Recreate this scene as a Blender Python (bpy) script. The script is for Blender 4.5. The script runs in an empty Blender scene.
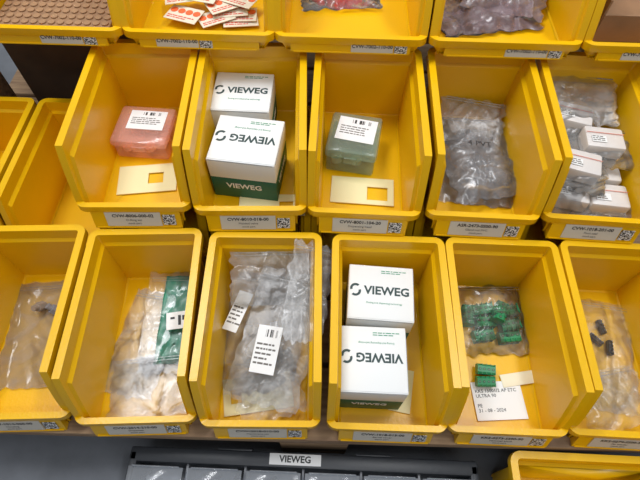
import bpy, bmesh, math, random
from mathutils import Vector, Matrix, Euler, noise
R=random.Random(7)
S=bpy.context.scene
CZ=0.829
S.view_settings.view_transform='Standard'
S.view_settings.look='None'

# ---------------------------------------------------------------- materials
def new_mat(name):
    m=bpy.data.materials.new(name); m.use_nodes=True
    nt=m.node_tree; b=nt.nodes.get('Principled BSDF')
    return m,nt,b
def mat(name,col,rough=.5,bump=0,bscale=80,metal=0,var=0,vscale=20,spec=.5):
    m,nt,b=new_mat(name)
    b.inputs['Base Color'].default_value=(*col,1)
    b.inputs['Roughness'].default_value=rough
    b.inputs['Metallic'].default_value=metal
    b.inputs['Specular IOR Level'].default_value=spec
    tc=nt.nodes.new('ShaderNodeTexCoord')
    if var>0:
        n=nt.nodes.new('ShaderNodeTexNoise'); n.inputs['Scale'].default_value=vscale; n.inputs['Detail'].default_value=5
        nt.links.new(tc.outputs['Object'],n.inputs['Vector'])
        r=nt.nodes.new('ShaderNodeValToRGB')
        r.color_ramp.elements[0].position=.3; r.color_ramp.elements[1].position=.7
        r.color_ramp.elements[0].color=(*[c*(1-var) for c in col],1)
        r.color_ramp.elements[1].color=(*[min(1,c*(1+var)) for c in col],1)
        nt.links.new(n.outputs['Fac'],r.inputs['Fac']); nt.links.new(r.outputs['Color'],b.inputs['Base Color'])
    if bump>0:
        n=nt.nodes.new('ShaderNodeTexNoise'); n.inputs['Scale'].default_value=bscale; n.inputs['Detail'].default_value=4
        nt.links.new(tc.outputs['Object'],n.inputs['Vector'])
        bp=nt.nodes.new('ShaderNodeBump'); bp.inputs['Strength'].default_value=bump; bp.inputs['Distance'].default_value=.002
        nt.links.new(n.outputs['Fac'],bp.inputs['Height']); nt.links.new(bp.outputs['Normal'],b.inputs['Normal'])
    return m
def film(name,col=(.9,.92,.95),fmin=.03,fmax=.16,scale=28,rough=.18,gloss=.8,tint=.97):
    """thin plastic film: clear + slight haze + fresnel gloss"""
    m,nt,b=new_mat(name)
    b.inputs['Base Color'].default_value=(*col,1); b.inputs['Roughness'].default_value=.5
    b.inputs['Specular IOR Level'].default_value=.3
    tc=nt.nodes.new('ShaderNodeTexCoord')
    n=nt.nodes.new('ShaderNodeTexNoise'); n.inputs['Scale'].default_value=scale; n.inputs['Detail'].default_value=3; n.inputs['Distortion'].default_value=2.5
    nt.links.new(tc.outputs['Object'],n.inputs['Vector'])
    mr=nt.nodes.new('ShaderNodeMapRange'); mr.inputs['From Min'].default_value=.42; mr.inputs['From Max'].default_value=.68
    mr.inputs['To Min'].default_value=fmin; mr.inputs['To Max'].default_value=fmax
    nt.links.new(n.outputs['Fac'],mr.inputs['Value'])
    tr=nt.nodes.new('ShaderNodeBsdfTransparent'); tr.inputs['Color'].default_value=(tint,tint,tint,1)
    mx=nt.nodes.new('ShaderNodeMixShader')
    nt.links.new(mr.outputs['Result'],mx.inputs['Fac']); nt.links.new(tr.outputs[0],mx.inputs[1]); nt.links.new(b.outputs[0],mx.inputs[2])
    gl=nt.nodes.new('ShaderNodeBsdfGlossy'); gl.inputs['Roughness'].default_value=rough; gl.inputs['Color'].default_value=(gloss,gloss,gloss,1)
    fr=nt.nodes.new('ShaderNodeFresnel'); fr.inputs['IOR'].default_value=1.45
    m2=nt.nodes.new('ShaderNodeMixShader')
    nt.links.new(fr.outputs[0],m2.inputs['Fac']); nt.links.new(mx.outputs[0],m2.inputs[1]); nt.links.new(gl.outputs[0],m2.inputs[2])
    nt.links.new(m2.outputs[0],nt.nodes['Material Output'].inputs['Surface'])
    return m
def solid_film(name,col,fac,rough=.2,tint=(1,1,1)):
    m,nt,b=new_mat(name)
    b.inputs['Base Color'].default_value=(*col,1); b.inputs['Roughness'].default_value=rough
    tr=nt.nodes.new('ShaderNodeBsdfTransparent'); tr.inputs['Color'].default_value=(*tint,1)
    mx=nt.nodes.new('ShaderNodeMixShader'); mx.inputs['Fac'].default_value=fac
    nt.links.new(tr.outputs[0],mx.inputs[1]); nt.links.new(b.outputs[0],mx.inputs[2])
    nt.links.new(mx.outputs[0],nt.nodes['Material Output'].inputs['Surface'])
    return m
def print_mat(name,mult,lo,hi,thr):
    m,nt,b=new_mat(name)
    tc=nt.nodes.new('ShaderNodeTexCoord')
    mp=nt.nodes.new('ShaderNodeVectorMath'); mp.operation='MULTIPLY'; mp.inputs[1].default_value=mult
    fl=nt.nodes.new('ShaderNodeVectorMath'); fl.operation='FLOOR'
    wn=nt.nodes.new('ShaderNodeTexWhiteNoise'); wn.noise_dimensions='2D'
    gt=nt.nodes.new('ShaderNodeMath'); gt.operation='GREATER_THAN'; gt.inputs[1].default_value=thr
    cr=nt.nodes.new('ShaderNodeValToRGB'); cr.color_ramp.elements[0].color=(lo,lo,lo,1); cr.color_ramp.elements[1].color=(hi,hi,hi,1)
    nt.links.new(tc.outputs['Generated'],mp.inputs[0]); nt.links.new(mp.outputs[0],fl.inputs[0])
    nt.links.new(fl.outputs[0],wn.inputs['Vector']); nt.links.new(wn.outputs['Value'],gt.inputs[0])
    nt.links.new(gt.outputs[0],cr.inputs['Fac']); nt.links.new(cr.outputs['Color'],b.inputs['Base Color'])
    return m
def wood_mat(name,c1,c2):
    m,nt,b=new_mat(name)
    tc=nt.nodes.new('ShaderNodeTexCoord'); mp=nt.nodes.new('ShaderNodeMapping'); mp.inputs['Scale'].default_value=(3,40,40)
    n=nt.nodes.new('ShaderNodeTexNoise'); n.inputs['Scale'].default_value=3; n.inputs['Detail'].default_value=7
    r=nt.nodes.new('ShaderNodeValToRGB'); r.color_ramp.elements[0].color=(*c1,1); r.color_ramp.elements[1].color=(*c2,1)
    r.color_ramp.elements[0].position=.3; r.color_ramp.elements[1].position=.7
    nt.links.new(tc.outputs['Object'],mp.inputs[0]); nt.links.new(mp.outputs[0],n.inputs['Vector'])
    nt.links.new(n.outputs['Fac'],r.inputs['Fac']); nt.links.new(r.outputs['Color'],b.inputs['Base Color']); b.inputs['Roughness'].default_value=.8
    return m

YEL=mat('yellow_polypropylene',(.83,.475,.002),.29,bump=.10,bscale=260,var=.04,vscale=9,spec=.42)
WHITE=mat('white_card',(.82,.84,.84),.55)
PAPER=mat('label_paper',(.62,.59,.52),.6)
WLABEL=mat('white_label',(.84,.85,.85),.5)
INK=mat('black_ink',(.02,.02,.022),.6)
GREYINK=mat('grey_ink',(.13,.12,.11),.6)
DKINK=mat('logo_ink',(.03,.06,.06),.6)
GREENINK=mat('green_ink',(.05,.30,.16),.6)
BOXGREEN=mat('box_green_print',(.012,.12,.075),.5)
CREAM=mat('cream_plastic_card',(.82,.75,.42),.5)
QR=print_mat('qr_print',(17,17,1),.02,.75,.52); BAR=print_mat('barcode_print',(40,0,0),.03,.85,.5)
CLEAR=film('clear_polybag',fmin=.03,fmax=.15,scale=18)
CLEAR2=film('frosted_polybag',(.68,.68,.67),.10,.27,16,.22)
GREYBAG=film('grey_polybag',(.44,.43,.44),.22,.42,20,.18,tint=.9)
BROWNBAG=film('smoky_polybag',(.46,.38,.31),.18,.36,18,.2,tint=.9)
PINK=solid_film('pink_clear_plastic',(.92,.56,.47),.30,.12,(1,.88,.82))
TEAL=solid_film('green_clear_plastic',(.42,.49,.40),.32,.12,(.84,.92,.86))
GREENSHEET=mat('green_sheet',(.01,.24,.14),.35,bump=.3,bscale=40)
TERMG=mat('terminal_green',(.025,.25,.10),.35)
TERMD=mat('terminal_slot_dark',(.01,.06,.03),.6)
TERMS=mat('terminal_screw',(.16,.24,.17),.5,metal=.3)
METAL=mat('screw_metal',(.6,.6,.58),.3,metal=1)
BLACKP=mat('black_plastic',(.02,.02,.022),.35)
DARKP=mat('dark_grey_parts',(.11,.11,.125),.4)
LGREYP=mat('grey_parts',(.24,.24,.26),.4)
RED=mat('faded_red_print',(.72,.22,.18),.45)
RED2=mat('red_print',(.75,.05,.03),.45)
REDP=mat('red_plastic',(.8,.03,.01),.3)
CARTON=mat('brown_carton',(.30,.17,.09),.8,var=.12,vscale=30)
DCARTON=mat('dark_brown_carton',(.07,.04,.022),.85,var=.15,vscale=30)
CASE=mat('anthracite_case',(.045,.05,.058),.4,bump=.1,bscale=200)
LID=solid_film('clear_case_lid',(.65,.68,.72),.22,.08,(.9,.92,.95))
STEEL=mat('grey_inner_tray',(.20,.21,.23),.4)
WOOD=wood_mat('pallet_wood',(.20,.12,.07),(.42,.28,.16))
CONC=mat('concrete_floor',(.17,.185,.21),.6,bump=.3,bscale=60,var=.18,vscale=14)
WALL=mat('painted_wall',(.55,.55,.52),.8,bump=.1,bscale=90)
FROSTP=mat('frosted_white_plastic',(.70,.67,.65),.4)
IVORY=mat('card_ivory',(.75,.69,.55),.6)
ORED=mat('orange_red_print',(.80,.14,.04),.5)

# ---------------------------------------------------------------- helpers
def link(o,parent=None):
    S.collection.objects.link(o)
    if parent: o.parent=parent
    return o
def empty(name,loc=(0,0,0),rot=(0,0,0),parent=None):
    e=bpy.data.objects.new(name,None); e.empty_display_size=.02
    e.location=loc; e.rotation_euler=rot
    return link(e,parent)
def mesh_obj(name,bm,mats,parent=None,loc=(0,0,0),rot=(0,0,0),smooth=None):
    me=bpy.data.meshes.new(name); bm.to_mesh(me); bm.free()
    if smooth is not None:
        for p in me.polygons: p.use_smooth=True
        me.set_sharp_from_angle(angle=math.radians(smooth))
    for m in (mats if isinstance(mats,(list,tuple)) else [mats]): me.materials.append(m)
    o=bpy.data.objects.new(name,me); o.location=loc; o.rotation_euler=rot
    return link(o,parent)
def add_box(bm,c,s,mi=0,rz=0,M=None,bev=0):
    r=bmesh.ops.create_cube(bm,size=1)
    mt=Matrix.Translation(c)@Matrix.Rotation(rz,4,'Z')@Matrix.Diagonal((*s,1))
    if M is not None: mt=M@mt
    bmesh.ops.transform(bm,matrix=mt,verts=r['verts'])
    fs=set(f for v in r['verts'] for f in v.link_faces)
    for f in fs: f.material_index=mi
    if bev>0:
        es=set(e for v in r['verts'] for e in v.link_edges)
        rr=bmesh.ops.bevel(bm,geom=list(es),offset=bev,segments=2,affect='EDGES',profile=.5)
        for f in rr['faces']: f.material_index=mi
def add_cyl(bm,c,r,h,mi=0,seg=16,M=None,r2=None):
    g=bmesh.ops.create_cone(bm,cap_ends=True,segments=seg,radius1=r,radius2=r if r2 is None else r2,depth=h)
    mt=Matrix.Translation(c)
    if M is not None: mt=M@mt
    bmesh.ops.transform(bm,matrix=mt,verts=g['verts'])
    for f in set(f for v in g['verts'] for f in v.link_faces): f.material_index=mi
def box_obj(name,s,m,parent=None,loc=(0,0,0),rot=(0,0,0),bev=0):
    bm=bmesh.new(); add_box(bm,(0,0,0),s,bev=bev)
    return mesh_obj(name,bm,m,parent,loc,rot,30 if bev else None)
def text_obj(name,body,size,m,parent,loc,rot=(0,0,0),bold=0,align='CENTER'):
    cu=bpy.data.curves.new(name,'FONT'); cu.body=body; cu.size=size; cu.extrude=.00012
    cu.offset=bold; cu.align_x=align; cu.align_y='CENTER'; cu.resolution_u=2
    t=bpy.data.objects.new(name+'_tmp',cu); S.collection.objects.link(t)
    dg=bpy.context.evaluated_depsgraph_get()
    me=bpy.data.meshes.new_from_object(t.evaluated_get(dg))
    bpy.data.objects.remove(t,do_unlink=True)
    me.materials.clear(); me.materials.append(m)
    o=bpy.data.objects.new(name,me); o.location=loc; o.rotation_euler=rot
    return link(o,parent)

# ---------------------------------------------------------------- storage bins
def bin_mesh(W,D,H,lip,y0,y1,r):
    ns=6; st=[]
    def arc(cx,cy,a0,a1):
        for i in range(ns+1):
            a=math.radians(a0+(a1-a0)*i/ns); st.append((cx,cy,math.cos(a),math.sin(a)))
    arc(W/2-r,r,-90,0)
    ys=[y0+(y1-y0)*k/7 for k in range(8) if y0+(y1-y0)*k/7>r+.001]+[y1+.003]
    n=4; y=y1+.003
    for k in range(1,n): ys.append(y+(D-r-y)*k/n)
    for yy in ys: st.append((W/2-r,yy,1,0))
    arc(W/2-r,D-r,0,90); arc(-W/2+r,D-r,90,180)
    for yy in reversed(ys): st.append((-W/2+r,yy,-1,0))
    arc(-W/2+r,r,180,270)
    def ztop(y):
        if y<=y0: return lip
        if y>=y1: return H
        t=(y-y0)/(y1-y0); return lip+(H-lip)*(t**.85)
    bm=bmesh.new(); rings=[]
    for (cx,cy,nx,ny) in st:
        yy=cy+ny*r; zt=ztop(yy)
        lv=[(.0175,0,.006),(.0145,.003,.003),(.0118,zt-.021,.005),(.0076,zt-.0165,.005),(.0066,zt,.006),(.0,zt,.001),(.0,zt-.009,.001)]
        col=[]
        for ex,z,ef in lv:
            ey=ef if ny<0 else ex
            col.append(bm.verts.new((cx+nx*(r-ex),cy+ny*(r-ey),z)))
        rings.append(col)
    N=len(rings)
    for i in range(N):
        a=rings[i]; b=rings[(i+1)%N]
        for k in range(6): bm.faces.new((a[k],b[k],b[k+1],a[k+1]))
    bm.faces.new([c[0] for c in reversed(rings)])
    return bm
def make_bin(loc,yaw,W=.148,D=.2406,H=.118,lip=.038,y0=.010,y1=.036,r=.012,txt=None,sub='',name='storage_bin',lx=None,lw=.50,flat=False):
    e=empty(name,loc,(0,0,yaw))
    o=mesh_obj('bin_body',bin_mesh(W,D,H,lip,y0,y1,r),YEL,e,smooth=32)
    s=o.modifiers.new('wall','SOLIDIFY'); s.thickness=.0021; s.offset=-1
    b=o.modifiers.new('soft','BEVEL'); b.width=.0008; b.segments=2; b.limit_method='ANGLE'; b.angle_limit=math.radians(40)
    bm=bmesh.new()
    hw=W*.40; zt=lip-.006; pb=.002 if flat else .008
    v=[bm.verts.new(p) for p in [(-hw,.002,.001),(hw,.002,.001),(hw,-pb,.001),(-hw,-pb,.001),(-hw,.003,zt),(hw,.003,zt),(hw,.0005,zt),(-hw,.0005,zt)]]
    for f in [(0,1,2,3),(4,7,6,5),(3,2,6,7),(0,4,5,1),(1,5,6,2),(0,3,7,4)]: bm.faces.new([v[i] for i in f])
    mesh_obj('label_holder',bm,YEL,e)
    if txt:
        dy=pb+.0005
        th=math.atan2(dy,zt-.001); hgt=math.hypot(dy,zt-.001)
        h=empty('label_pocket',(0,-pb-.0002+dy/2,.001+(zt-.001)/2),(math.pi/2-th,0,0),e)
        cx=lx if lx is not None else -.004
        box_obj('label_card',(W*lw,hgt*.74,.0008),PAPER,h,(cx,0,.0004))
        text_obj('label_number',txt,.0072,INK,h,(cx,hgt*.19,.0009),bold=.00016)
        if sub:
            text_obj('label_description',sub,.0050,GREYINK,h,(cx,-hgt*.04,.0009))
            text_obj('label_description_2','stock part',.0044,GREYINK,h,(cx,-hgt*.22,.0009))
        box_obj('qr_code',(.0175,min(.0175,hgt*.80),.0008),QR,h,(cx+W*lw/2+.0105,-.001,.0005))
        box_obj('holder_rail',(hw*1.9,.0016,.0016),YEL,h,(0,-hgt*.44,.0006))
    return e
rad=math.radians
Z2=CZ-.685; Z1=Z2+.1185
Y2=.115; Y1=.366
row2=[(-.391,3,'CVW-1014-060-00','Housing'),(-.229,3,'CVW-2014-210-00','Dispenser'),(-.070,1.2,'CVW-2018-010-00','Membrane set'),(.093,-.4,'CVW-1018-015-00','Barrel cover'),(.248,-.8,'KKS-0273-SS00-90','Terminal block'),(.404,-1.5,'KKS-0274-SS00-90','Pin header')]
B2=[make_bin((x,Y2,Z2),rad(a),W=.152,txt=t,sub=s) for x,a,t,s in row2]
row1=[(-.252,2,'CVW-8006-000-02','O-Ring set'),(-.095,2.2,'CVW-8010-018-00','Molded valve'),(.058,-1,'CVW-8001-104-20','Dispensing head'),(.218,-1.5,'ASR-2473-SS00-90','Gland nut PVC'),(.375,-2.5,'CVW-1018-201-00','Foot seal')]
B1=[make_bin((x,Y1,Z1),rad(a),W=.150,txt=t,sub=s) for x,a,t,s in row1]
for x in (-.555,-.397,-.245,-.090,.062,.215,.372): make_bin((x,Y1,Z2),0)
BW=.207
B0=[make_bin((x,.575,CZ-.435),rad(a),W=BW,D=.345,H=.145,lip=.022,y0=.012,y1=.062,r=.014,txt='CVW-7002-110-00',lx=l,lw=.28,flat=True) for x,a,l in [(-.385,0,.02),(-.175,0,-.03),(.034,0,.03),(.247,0,.03),(.458,0,-.02)]]
make_bin((.362,-.260,.001),rad(-1),W=BW,D=.36,H=.13,lip=.05,y0=.012,y1=.062,r=.014)

# ---------------------------------------------------------------- product boxes
def small_lines(parent,x0,y0,w,n,dy,z,m,name='print_lines',seed=0):
    rr=random.Random(seed); bm=bmesh.new()
    for i in range(n):
        x=x0; 
        while x<x0+w*rr.uniform(.7,1):
            l=rr.uniform(.002,.008); add_box(bm,(x+l/2,y0-i*dy,z),(l,dy*.38,.0002)); x+=l+.0012
    return mesh_obj(name,bm,m,parent)
def product_box(loc,yaw,s=(.09,.08,.075),flip=False,tilt=(0,0)):
    w,d,h=s
    e=empty('product_carton',loc,(tilt[0],tilt[1],yaw))
    bm=bmesh.new()
    add_box(bm,(0,0,h*.27),(w,d,h*.54),1,bev=.0008)
    add_box(bm,(0,0,h*.77),(w,d,h*.46),0,bev=.0008)
    add_box(bm,(0,.0005,h+.0003),(w*.985,d*.975,.0008),0,bev=.0003)
    mesh_obj('carton_body',bm,[WHITE,BOXGREEN],e,smooth=30)
    bm=bmesh.new(); add_box(bm,(0,-d/2-.0002,h-.0012),(w*.94,.0006,.0006)); add_box(bm,(w/2+.0002,0,h-.0012),(.0006,d*.9,.0006))
    mesh_obj('lid_seam',bm,STEEL,e)
    z=h+.0009
    top=empty('lid_print',(0,0,z),(0,0,0),e)
    rz=math.pi if flip else 0
    text_obj('logo_text','VIEWEG',w*.190,DKINK,top,(w*.09,d*.02,0),(0,0,rz),bold=.0005)
    bm=bmesh.new()
    for k in range(2):
        n=10; ro=w*.085; ri=w*.048
        pr=None
        for i in range(n+1):
            a=math.pi*(k+ .08+.84*i/n)+.6
            oy=(.004 if k==0 else -.004)*w/.09*.5
            p=(bm.verts.new((ro*math.cos(a),ro*math.sin(a)+oy,0)),bm.verts.new((ri*math.cos(a),ri*math.sin(a)+oy,0)))
            if pr: bm.faces.new((pr[0],p[0],p[1],pr[1]))
            pr=p
    mesh_obj('logo_swirl',bm,DKINK,top,(-w*.39,d*.02,.0002))
    text_obj('tagline','Dosing and dispensing technology',w*.040,GREENINK,top,(w*.05,-d*.20 if not flip else d*.24,0),(0,0,rz))
    small_lines(top,w*.0,d*.40,w*.4,2,.003,.0001,GREENINK,seed=3)
    text_obj('side_logo','VIEWEG',w*.15,WHITE,e,(0,-d/2-.0004,h*.34),(math.pi/2,0,math.pi*0),bold=.0003)
    text_obj('side_logo_2','VIEWEG',w*.15,WHITE,e,(w/2+.0004,0,h*.30),(math.pi/2,0,math.pi/2),bold=.0003)
    return e
T=.0025
product_box((-.120,.550,Z1+T),rad(-1),(.086,.080,.076))
product_box((-.104,.454,Z1+T),rad(-6),(.092,.082,.078),flip=True)
product_box((.086,.286,Z2+T),rad(-3),(.090,.082,.082))
product_box((.072,.192,Z2+T),rad(-1),(.086,.086,.084),flip=True)

# ---------------------------------------------------------------- cream cards with cutout
def cutout_card(loc,yaw,s=(.085,.05),hole=(.012,0,.022,.02),name='cutout_card'):
    w,d=s; hx,hy,hw,hd=hole; bm=bmesh.new()
    xs=[-w/2,hx-hw/2,hx+hw/2,w/2]; ys=[-d/2,hy-hd/2,hy+hd/2,d/2]
    for i in range(3):
        for j in range(3):
            if i==1 and j==1: continue
            add_box(bm,((xs[i]+xs[i+1])/2,(ys[j]+ys[j+1])/2,.0008),(xs[i+1]-xs[i],ys[j+1]-ys[j],.0016))
    bmesh.ops.remove_doubles(bm,verts=bm.verts,dist=1e-5)
    return mesh_obj(name,bm,CREAM,None,loc,(0,0,yaw))
cutout_card((-.258,.443,Z1+T),rad(8),(.085,.052))
cutout_card((.060,.432,Z1+T),rad(-3),(.092,.048),(.022,-.004,.030,.024))
cutout_card((-.070,.402,Z1+T),rad(2),(.095,.036),(.02,0,.02,.012))
cutout_card((-.080,.165,Z2+T),rad(10),(.095,.05),(-.03,0,.015,.02))
cutout_card((.120,.175,Z2+T),rad(80),(.06,.03),(0,0,.01,.01))

# ---------------------------------------------------------------- hinged plastic cases
def plastic_case(loc,yaw,s,h,m,cm,name):
    e=empty(name,loc,(0,0,yaw)); w,d=s
    bm=bmesh.new(); add_box(bm,(0,0,h*.32),(w*.94,d*.94,h*.64),bev=.004)
    mesh_obj('case_base',bm,m,e,smooth=40)
    bm=bmesh.new(); add_box(bm,(0,0,h*.82),(w,d,h*.34),bev=.005)
    add_box(bm,(0,-d/2-.001,h*.66),(w*.25,.003,h*.25),bev=.0008)
    mesh_obj('case_lid',bm,m,e,smooth=40)
    bm=bmesh.new(); rr=random.Random(3)
    for i in range(9):
        M=Matrix.Translation((rr.uniform(-w*.32,w*.32),rr.uniform(-d*.32,d*.32),h*.22+rr.uniform(0,h*.12)))@Euler((rr.uniform(-.4,.4),rr.uniform(-.4,.4),0)).to_matrix().to_4x4()
        add_cyl(bm,(0,0,0),.008,h*.18,seg=20,M=M); add_cyl(bm,(0,0,h*.12),.0035,h*.08,seg=12,M=M)
    mesh_obj('case_contents',bm,cm,e)
    return e
def sticker(parent,loc,yaw,s,lines=4,bar=True,rot=None,seed=1):
    e=empty('sticker',loc,rot or (0,0,yaw),parent); w,d=s
    box_obj('sticker_paper',(w,d,.0004),WLABEL,e)
    small_lines(e,-w*.42,d*.10,w*.75,lines,d*.10,.0003,GREYINK,seed=seed)
    if bar: box_obj('barcode',(w*.5,d*.16,.0003),BAR,e,(w*.08,d*.34,.0002))
    return e
c=plastic_case((-.270,.517,Z1+T),rad(-3),(.084,.076),.038,PINK,mat('pink_seals',(.85,.48,.38),.5),'pink_plastic_case')
sticker(c,(.004,.008,.0381),0,(.055,.038),seed=2)
c=plastic_case((.046,.502,Z1+T),rad(-9),(.076,.080),.048,TEAL,mat('grey_green_seals',(.42,.45,.34),.5),'green_plastic_case')
sticker(c,(.002,.006,.0481),rad(-3),(.057,.046),seed=5)

# ---------------------------------------------------------------- crumpled poly bags
def bag(loc,rot,w,l,th,m,seed=0,name='polybag',n=64,wr=.006,zip_=True,parent=None,cell=13):
    e=empty(name,loc,rot,parent); bm=bmesh.new(); off=Vector((seed*3.1,seed*7.7,seed*1.3))
    rr=random.Random(seed); folds=[]
    for k in range(11):   # long straight creases
        a=rr.uniform(0,math.pi); folds.append((math.cos(a),math.sin(a),rr.uniform(-.45,.45)*w,rr.uniform(.004,.012),rr.choice((-1,1))*rr.uniform(.2,.7)))
    ang=rr.uniform(0,3.14); ca_,sa_=math.cos(ang),math.sin(ang)
    for side in (1,-1):
        g=[]
        for j in range(n+1):
            row=[]
            for i in range(n+1):
                u=i/n*2-1; v=j/n*2-1
                prof=max(0,(1-abs(u)**3))*max(0,(1-abs(v)**3))
                p=Vector((u*w/2,v*l/2,0))
                pr_=Vector((p.x*ca_+p.y*sa_,(-p.x*sa_+p.y*ca_)*.6,0))
                vo=noise.voronoi(pr_*cell+off+Vector((0,0,seed)))[0]
                vo2=noise.voronoi(pr_*cell*2.7+off)[0]
                fac=min(vo[1]-vo[0],.7); fac2=min(vo2[1]-vo2[0],.7)
                q=p*9+off
                z=th*(.45+.9*(noise.noise(q*.9)))*prof
                z+=wr*(.95*fac+.22*fac2+.4*abs(noise.noise(q*1.3)))*(.35+.65*prof)
                for (ca,sa,d0,wd,am) in folds:
                    dd=abs(p.x*ca+p.y*sa-d0)
                    if dd<wd: z+=wr*.5*am*(1-dd/wd)
                ex=noise.noise(Vector((v*4,seed,u)))*.008; ey=noise.noise(Vector((u*4,seed+9,v)))*.008
                zz=max(z,.0006) if side==1 else 0.0
                row.append(bm.verts.new((p.x+ex*abs(u),p.y+ey*abs(v),zz)))
            g.append(row)
        for j in range(n):
            for i in range(n):
                vs=(g[j][i],g[j][i+1],g[j+1][i+1],g[j+1][i])
                bm.faces.new(vs if side==1 else vs[::-1])
    mesh_obj('bag_film',bm,m,e,smooth=40)
    if zip_:
        bm=bmesh.new()
        for k in (0,.004): add_box(bm,(0,l*.43-k,th*.2+wr*.5),(w*.9,.0010,.0012))
        mesh_obj('zip_seal',bm,m,e)
    return e
def scatter_parts(cx,cy,z,n,rx,ry,mats,size,name,seed=0):
    rr=random.Random(seed); bm=bmesh.new()
    for i in range(n):
        M=Matrix.Translation((cx+rr.uniform(-rx,rx),cy+rr.uniform(-ry,ry),z+size*.6+rr.uniform(0,size*.5)))@Euler((rr.uniform(-.9,.9),rr.uniform(-.9,.9),rr.uniform(0,6.3))).to_matrix().to_4x4()
        mi=i%len(mats)
        if i%3:
            add_cyl(bm,(0,0,0),size*.6,size*.9,mi,6,M); add_cyl(bm,(0,0,size*.6),size*.38,size*.9,mi,14,M)
            add_cyl(bm,(0,0,-size*.5),size*.45,size*.3,mi,14,M)
        else: add_box(bm,(0,0,0),(size*1.9,size*.8,size*.5),mi,M=M,bev=size*.08)
    return mesh_obj(name,bm,mats,None,smooth=30)
scatter_parts(.230,.485,Z1+T,17,.040,.058,[DARKP,LGREYP],.0125,'loose_fittings',2)
bag((.232,.495,Z1+.006),(rad(3),0,rad(-4)),.124,.165,.036,GREYBAG,4,wr=.010)
b=bag((.232,.470,Z1+.018),(rad(-2),rad(3),rad(14)),.105,.12,.026,GREYBAG,9,wr=.009)
text_obj('bag_writing','4 PVT',.014,INK,b,(.0,.02,.030),(0,0,rad(-20)))
bag((.228,.550,Z1+.03),(rad(18),0,rad(-12)),.098,.080,.010,CLEAR2,15,wr=.010)
def boxed_bag(x,y,z,yaw,seed):
    e=empty('bagged_part_box',(x,y,z),(0,0,yaw))
    bm=bmesh.new()
    add_box(bm,(0,0,.013),(.054,.040,.024),0,bev=.004)
    add_box(bm,(0,.006,.0262),(.052,.0008,.0005),1)
    add_box(bm,(-.010,-.006,.0262),(.020,.012,.0005),2)
    mesh_obj('inner_box',bm,[FROSTP,RED,WLABEL],e,smooth=30)
    small_lines(e,-.019,-.002,.016,3,.0035,.0267,GREYINK,'box_print',seed)
    bag((0,0,.0),(0,0,0),.086,.070,.034,CLEAR2,seed,name='bag_film_group',n=34,wr=.009,parent=e)
for k,(x,y,z,a) in enumerate([(.352,.565,.002,-8),(.405,.560,.004,-4),(.345,.520,.006,-12),(.400,.510,.012,-6),(.350,.470,.008,-10),(.405,.462,.006,-5),(.352,.425,.004,-9),(.405,.417,.004,-6),(.37,.54,.040,-14),(.40,.49,.042,-6),(.36,.45,.036,-14)]):
    boxed_bag(x,y,Z1+T+z,rad(a+R.uniform(-4,4)),20+k)
bag((.372,.565,Z1+.072),(rad(12),0,rad(-6)),.122,.085,.014,CLEAR2,35,wr=.012)
# row 2 smoky bag
scatter_parts(-.392,.25,Z2+T,5,.028,.05,[mat('taupe_parts',(.30,.24,.19),.5),LGREYP],.012,'loose_bushings',6)
bag((-.398,.245,Z2+.004),(0,0,rad(6)),.116,.165,.016,BROWNBAG,31,wr=.008)
# row 2 green pouch + bags
e=empty('green_foil_pouch',(-.199,.268,Z2+.012),(rad(3),0,rad(2)))
bm=bmesh.new(); nn=20
gv=[[bm.verts.new((-.034+.068*i/nn,-.068+.136*j/nn,.004*noise.noise(Vector((i*.25,j*.25,2)))+.003)) for i in range(nn+1)] for j in range(nn+1)]
for j in range(nn):
    for i in range(nn): bm.faces.new((gv[j][i],gv[j][i+1],gv[j+1][i+1],gv[j+1][i]))
o=mesh_obj('pouch_sheet',bm,GREENSHEET,e,smooth=60); sm=o.modifiers.new('t','SOLIDIFY'); sm.thickness=.003
st=empty('part_tag',(.002,-.006,.014),(0,0,rad(8)),e); box_obj('tag_paper',(.046,.026,.0006),WLABEL,st)
bm=bmesh.new(); add_box(bm,(-.004,0,.0006),(.004,.015,.0005)); add_box(bm,(.003,.003,.0006),(.006,.007,.0005)); add_box(bm,(-.014,.004,.0006),(.006,.003,.0005)); mesh_obj('tag_print',bm,INK,st)
bag((-.210,.264,Z2+.014),(rad(3),0,rad(3)),.094,.155,.004,CLEAR,141,wr=.007)
bag((-.252,.235,Z2+.004),(0,0,rad(-8)),.078,.16,.010,CLEAR2,143,wr=.009)
bag((-.226,.170,Z2+.007),(0,0,rad(8)),.114,.085,.014,CLEAR2,147,wr=.011)
# row 2 large bag bundle
scatter_parts(-.080,.235,Z2+T+.004,5,.03,.055,[FROSTP],.014,'loose_membrane_parts',16)
bag((-.080,.245,Z2+.010),(rad(10),0,rad(-8)),.116,.19,.024,CLEAR2,51,wr=.010)
b=bag((-.054,.235,Z2+.045),(rad(10),rad(-6),rad(-14)),.102,.19,.010,CLEAR2,55,wr=.009)
bag((-.014,.275,Z2+.106),(rad(5),rad(16),rad(-4)),.056,.14,.004,CLEAR2,57,wr=.010)
bag((-.070,.31,Z2+.075),(rad(22),0,rad(3)),.110,.08,.006,CLEAR2,58,wr=.009)
bag((-.066,.170,Z2+.020),(rad(2),0,rad(20)),.090,.090,.010,CLEAR,59,wr=.009)
sticker(b,(-.006,-.025,.018),rad(4),(.034,.064),lines=5,seed=8)
e=empty('part_label',(-.113,.266,Z2+.052),(rad(6),rad(-8),rad(-20))); sticker(e,(0,0,0),rad(0),(.022,.060),lines=5,seed=12,bar=False)
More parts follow.
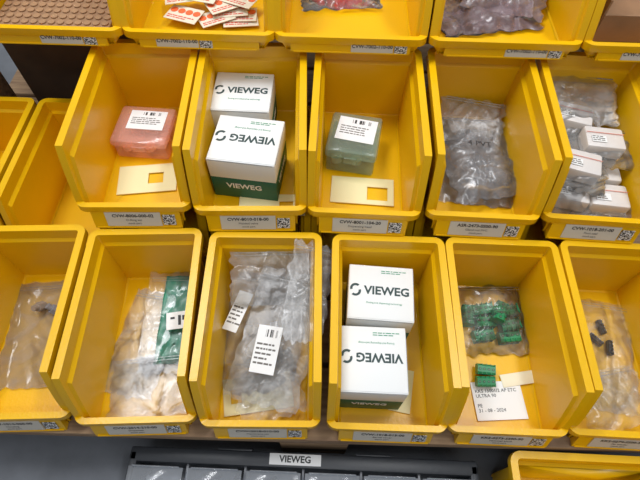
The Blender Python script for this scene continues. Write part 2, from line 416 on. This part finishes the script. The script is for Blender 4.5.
# row 2 terminal blocks
def terminal(bm,M):
    P=[(-.007,0),(.007,0),(.007,.008),(.004,.0125),(-.004,.0125),(-.007,.010)]
    L=.0245
    a=[bm.verts.new(M@Vector((-L/2,y,z))) for y,z in P]; b=[bm.verts.new(M@Vector((L/2,y,z))) for y,z in P]
    n=len(P)
    for i in range(n): bm.faces.new((a[i],a[(i+1)%n],b[(i+1)%n],b[i])).material_index=0
    bm.faces.new(a[::-1]); bm.faces.new(b)
    for k in range(4):
        x=-L/2+L*(k+.5)/4
        add_cyl(bm,(x,0,.0126),.0017,.0006,1,10,M)
        add_cyl(bm,(x,0,.0129),.0010,.0004,2,10,M)
        add_box(bm,(x,-.0071,.005),(.0036,.0008,.0045),1,M=M)
        add_box(bm,(x+L/8,0,.0088),(.0007,.0142,.0082),0,M=M)
bm=bmesh.new(); rr=random.Random(12); sc=Matrix.Scale(1.2,4)
for (x,y,z,a) in [(-.036,.008,0,1.5),(-.012,.020,0,.15),(.026,.018,0,.1),(-.012,-.001,0,.1),(.024,-.004,0,.2),(-.018,-.022,0,.15),(.020,-.024,0,.1)]:
    terminal(bm,Matrix.Translation((x,y,z+.001))@Euler((rr.uniform(-.1,.1),rr.uniform(-.1,.1),a)).to_matrix().to_4x4()@sc)
terminal(bm,Matrix.Translation((.006,.008,.017))@Euler((.1,.1,1.2)).to_matrix().to_4x4()@sc)
mesh_obj('terminal_block_pile',bm,[TERMG,TERMD,TERMS],None,(.262,.278,Z2+T))
bm=bmesh.new()
terminal(bm,Matrix.Rotation(.3,4,'X')@Matrix.Rotation(0.1,4,'Z')); terminal(bm,Matrix.Translation((.001,.016,.001))@Matrix.Rotation(.2,4,'X'))
mesh_obj('terminal_block_pair',bm,[TERMG,TERMD,TERMS],None,(.237,.190,Z2+T+.004),(0,0,rad(-5)))
bag((.262,.285,Z2+.004),(0,0,rad(2)),.110,.11,.040,CLEAR,161,wr=.010)
e=empty('handwritten_card',(.255,.165,Z2+T+.001),(0,0,rad(4)))
box_obj('card_paper',(.070,.052,.0008),WHITE,e)
text_obj('card_text','KKS 15001/2 AP ETC\nULTRA 90\n\nPE\n31 - 08 - 2024',.0066,INK,e,(-.031,.0,.0006),align='LEFT')
e=empty('cream_strip',(.290,.196,Z2+T+.002),(0,0,rad(10))); box_obj('strip',(.055,.018,.0012),mat('cream_paper',(.85,.80,.60),.6),e,bev=.0004)
# row 2 last bin
bm=bmesh.new()
for k,(x,y,a) in enumerate([(.412,.256,2.3),(.426,.276,1.7),(.430,.244,1.4)]):
    M=Matrix.Translation((x,y,Z2+.008))@Euler((0,0,a)).to_matrix().to_4x4()
    add_box(bm,(0,0,0),(.022,.007,.008),0,M=M,bev=.001)
    for q in range(4): add_cyl(bm,(-.008+q*.0053,0,.006),.0008,.006,1,8,M)
mesh_obj('black_pin_headers',bm,[BLACKP,METAL],None)
bag((.405,.240,Z2+.004),(0,0,rad(-10)),.116,.17,.026,CLEAR,71,wr=.010)
bag((.41,.170,Z2+.012),(0,0,rad(12)),.10,.08,.010,CLEAR,72,wr=.008)

# ---------------------------------------------------------------- back-row contents
Z0=CZ-.435+T
bm=bmesh.new(); add_box(bm,(0,0,.006),(.165,.17,.012),0,bev=.001)
for i in range(13):
    for j in range(12): add_cyl(bm,(-.075+i*.0125,-.076+j*.0132,.0128),.0048,.002,1,12)
mesh_obj('honeycomb_tray',bm,[CARTON,mat('kraft_cells',(.36,.21,.11),.8)],None,(-.385,.678,Z0))
e=empty('printed_card_stack',(-.172,.665,Z0)); rr=random.Random(5)
for i in range(13):
    h=empty('card',(rr.uniform(-.045,.055),rr.uniform(-.035,.07),.002+i*.0020),(rr.uniform(-.04,.04),rr.uniform(-.04,.04),rr.uniform(-.6,.6)),e)
    box_obj('card_base',(.050,.032,.0008),IVORY,h)
    bm=bmesh.new()
    for k in range(4): add_cyl(bm,(-.018+.012*k,.005,.0007),.0055,.0004,0,18)
    mesh_obj('card_dots',bm,ORED,h)
    small_lines(h,-.022,-.007,.04,2,.004,.0007,RED2,seed=i)
bm=bmesh.new()
for i in range(8):
    x,y=rr.uniform(-.035,.03),rr.uniform(.02,.06)
    add_cyl(bm,(x,y,.005),.010,.010,0,20,r2=.009); add_cyl(bm,(x,y,.012),.0045,.005,0,14)
mesh_obj('red_caps',bm,REDP,None,(.018,.672,Z0),smooth=40)
bag((.018,.71,Z0+.004),(0,0,.1),.12,.09,.018,CLEAR,81,wr=.009)
PUR=film('mauve_polybag',(.42,.30,.33),.30,.55,20,.2,tint=.9)
bag((.232,.675,Z0+.003),(0,0,.2),.15,.11,.03,PUR,83,wr=.014)
bag((.27,.71,Z0+.018),(.1,0,-.3),.12,.12,.03,PUR,85,wr=.014)
bag((.247,.76,Z0+.03),(.2,0,.3),.16,.12,.04,CLEAR2,87,wr=.014)
bm=bmesh.new()
for (c_,s_) in [((0,0,.001),(.16,.2,.002)),((-.08,0,.03),(.003,.2,.06)),((.08,0,.03),(.003,.2,.06)),((0,-.1,.02),(.16,.003,.04)),((0,.1,.03),(.16,.003,.06))]: add_box(bm,c_,s_)
mesh_obj('open_carton',bm,CARTON,None,(.46,.715,Z0))

# ---------------------------------------------------------------- pallet, shelf, carton under shelf
bm=bmesh.new()
ytop=[.155,.262,.369,.476,.583,.690,.797,.904]
for y in ytop: add_box(bm,(0,y,Z2-.0115),(1.30,.098,.022),bev=.002)
for x in (-.60,0,.60):
    for y in (.17,.53,.88): add_box(bm,(x,y,.062),(.10,.12,.080),bev=.002)
    add_box(bm,(x,.53,.011),(.10,.84,.022),bev=.002)
    add_box(bm,(x,.53,Z2-.033),(.10,.84,.021),bev=.002)
mesh_obj('wooden_pallet',bm,WOOD,None,smooth=30)
bm=bmesh.new()
add_box(bm,(0,.80,CZ-.435-.012),(1.22,.34,.022),bev=.002)
for x in (-.59,.59):
    for y in (.66,.94): add_box(bm,(x,y,(Z2+CZ-.435-.023)/2),(.04,.04,CZ-.435-.023-Z2),bev=.002)
mesh_obj('wooden_shelf_riser',bm,WOOD,None,smooth=30)
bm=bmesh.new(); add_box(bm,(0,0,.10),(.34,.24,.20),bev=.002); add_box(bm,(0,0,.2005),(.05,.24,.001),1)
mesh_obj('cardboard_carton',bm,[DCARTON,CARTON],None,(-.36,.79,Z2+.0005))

# ---------------------------------------------------------------- small-parts organiser case
e=empty('parts_organizer_case',(-.014,.099,.001),(0,0,rad(-.8)))
Wc,Dc,Hc=.50,.30,.076
bm=bmesh.new()
add_box(bm,(0,-Dc/2,.004),(Wc,Dc,.008),0,bev=.002)
add_box(bm,(0,-.010,Hc/2),(Wc,.020,Hc),0,bev=.003)
add_box(bm,(0,-Dc+.008,Hc/2),(Wc,.016,Hc),0,bev=.003)
for sx in (-1,1): add_box(bm,(sx*(Wc/2-.006),-Dc/2,Hc/2),(.012,Dc-.01,Hc),0,bev=.003)
for sx in (-1,1): add_box(bm,(sx*.10,.0015,Hc-.008),(.05,.003,.012),0,bev=.001)
mesh_obj('case_frame',bm,CASE,e,smooth=30)
bm=bmesh.new()
nc=6
for i in range(1,nc): add_box(bm,(-Wc/2+Wc*i/nc,-Dc/2,Hc*.45),(.003,Dc-.04,Hc*.8))
for j in range(1,4): add_box(bm,(0,-Dc*j/4,Hc*.45),(Wc-.03,.003,Hc*.8))
add_box(bm,(0,-Dc/2,.012),(Wc-.03,Dc-.04,.004))
mesh_obj('compartment_grid',bm,STEEL,e)
bm=bmesh.new()
for i in range(nc):
    for j in range(4):
        add_box(bm,(-Wc/2+Wc*(i+.5)/nc,-.022-.068*(j+.5)+.0,Hc+.001),(Wc/nc-.006,.060,.003),bev=.001)
        add_box(bm,(-Wc/2+Wc*(i+.5)/nc,-.026-.068*j,Hc+.004),(Wc/nc*.8,.002,.004),bev=.0006)
mesh_obj('clear_lids',bm,LID,e,smooth=30)
bm=bmesh.new(); rr=random.Random(4)
for i in range(nc):
    for j in range(4):
        for k in range(16):
            M=Matrix.Translation((-Wc/2+Wc*(i+.5)/nc+rr.uniform(-.03,.03),-.03-.068*j-rr.uniform(0,.045),.03+rr.uniform(0,.03)))@Euler((rr.uniform(0,3),rr.uniform(0,3),0)).to_matrix().to_4x4()
            add_cyl(bm,(0,0,0),.003,.016,k%2,8,M); add_cyl(bm,(0,0,.008),.005,.003,k%2,8,M)
mesh_obj('screws_and_fittings',bm,[METAL,BLACKP],e)
lab=empty('name_label',(-.012,-.009,Hc+.0004),(0,0,0),e)
box_obj('label_strip',(.074,.015,.0005),WLABEL,lab); text_obj('label_text','VIEWEG',.0125,INK,lab,(0,0,.0005),bold=.0003)

# ---------------------------------------------------------------- room
bm=bmesh.new(); add_box(bm,(0,.3,-.025),(6,6,.05)); mesh_obj('floor',bm,CONC)
bm=bmesh.new(); add_box(bm,(0,1.45,1.25),(6,.1,2.5)); mesh_obj('wall_back',bm,WALL)

# ---------------------------------------------------------------- light
def area(name,loc,sx,sy,p,target=(0,.35,.2),col=(.97,.98,1)):
    l=bpy.data.lights.new(name,'AREA'); l.shape='RECTANGLE'; l.size=sx; l.size_y=sy; l.energy=p; l.color=col
    o=bpy.data.objects.new(name,l); o.location=loc
    o.rotation_euler=(Vector(target)-Vector(loc)).to_track_quat('-Z','Y').to_euler(); S.collection.objects.link(o)
area('ceiling_light',(-.75,.95,2.45),1.3,.18,34)
area('ceiling_light',(.8,.5,2.45),1.3,.18,20)
area('ceiling_light',(.1,-.9,2.45),1.6,.2,9)
w=bpy.data.worlds.new('World'); S.world=w; w.use_nodes=True
bg=w.node_tree.nodes['Background']; bg.inputs[0].default_value=(.95,.97,1,1); bg.inputs[1].default_value=.25

# ---------------------------------------------------------------- camera
cam=bpy.data.cameras.new('camera'); cam.sensor_width=36; cam.lens=480/640*36; cam.clip_start=.01
co=bpy.data.objects.new('camera',cam); S.collection.objects.link(co)
M=Matrix.Rotation(rad(90-58.5),4,'X')@Matrix.Rotation(rad(1.7),4,'Z')
co.matrix_world=Matrix.Translation((0,0,CZ))@M
S.camera=co
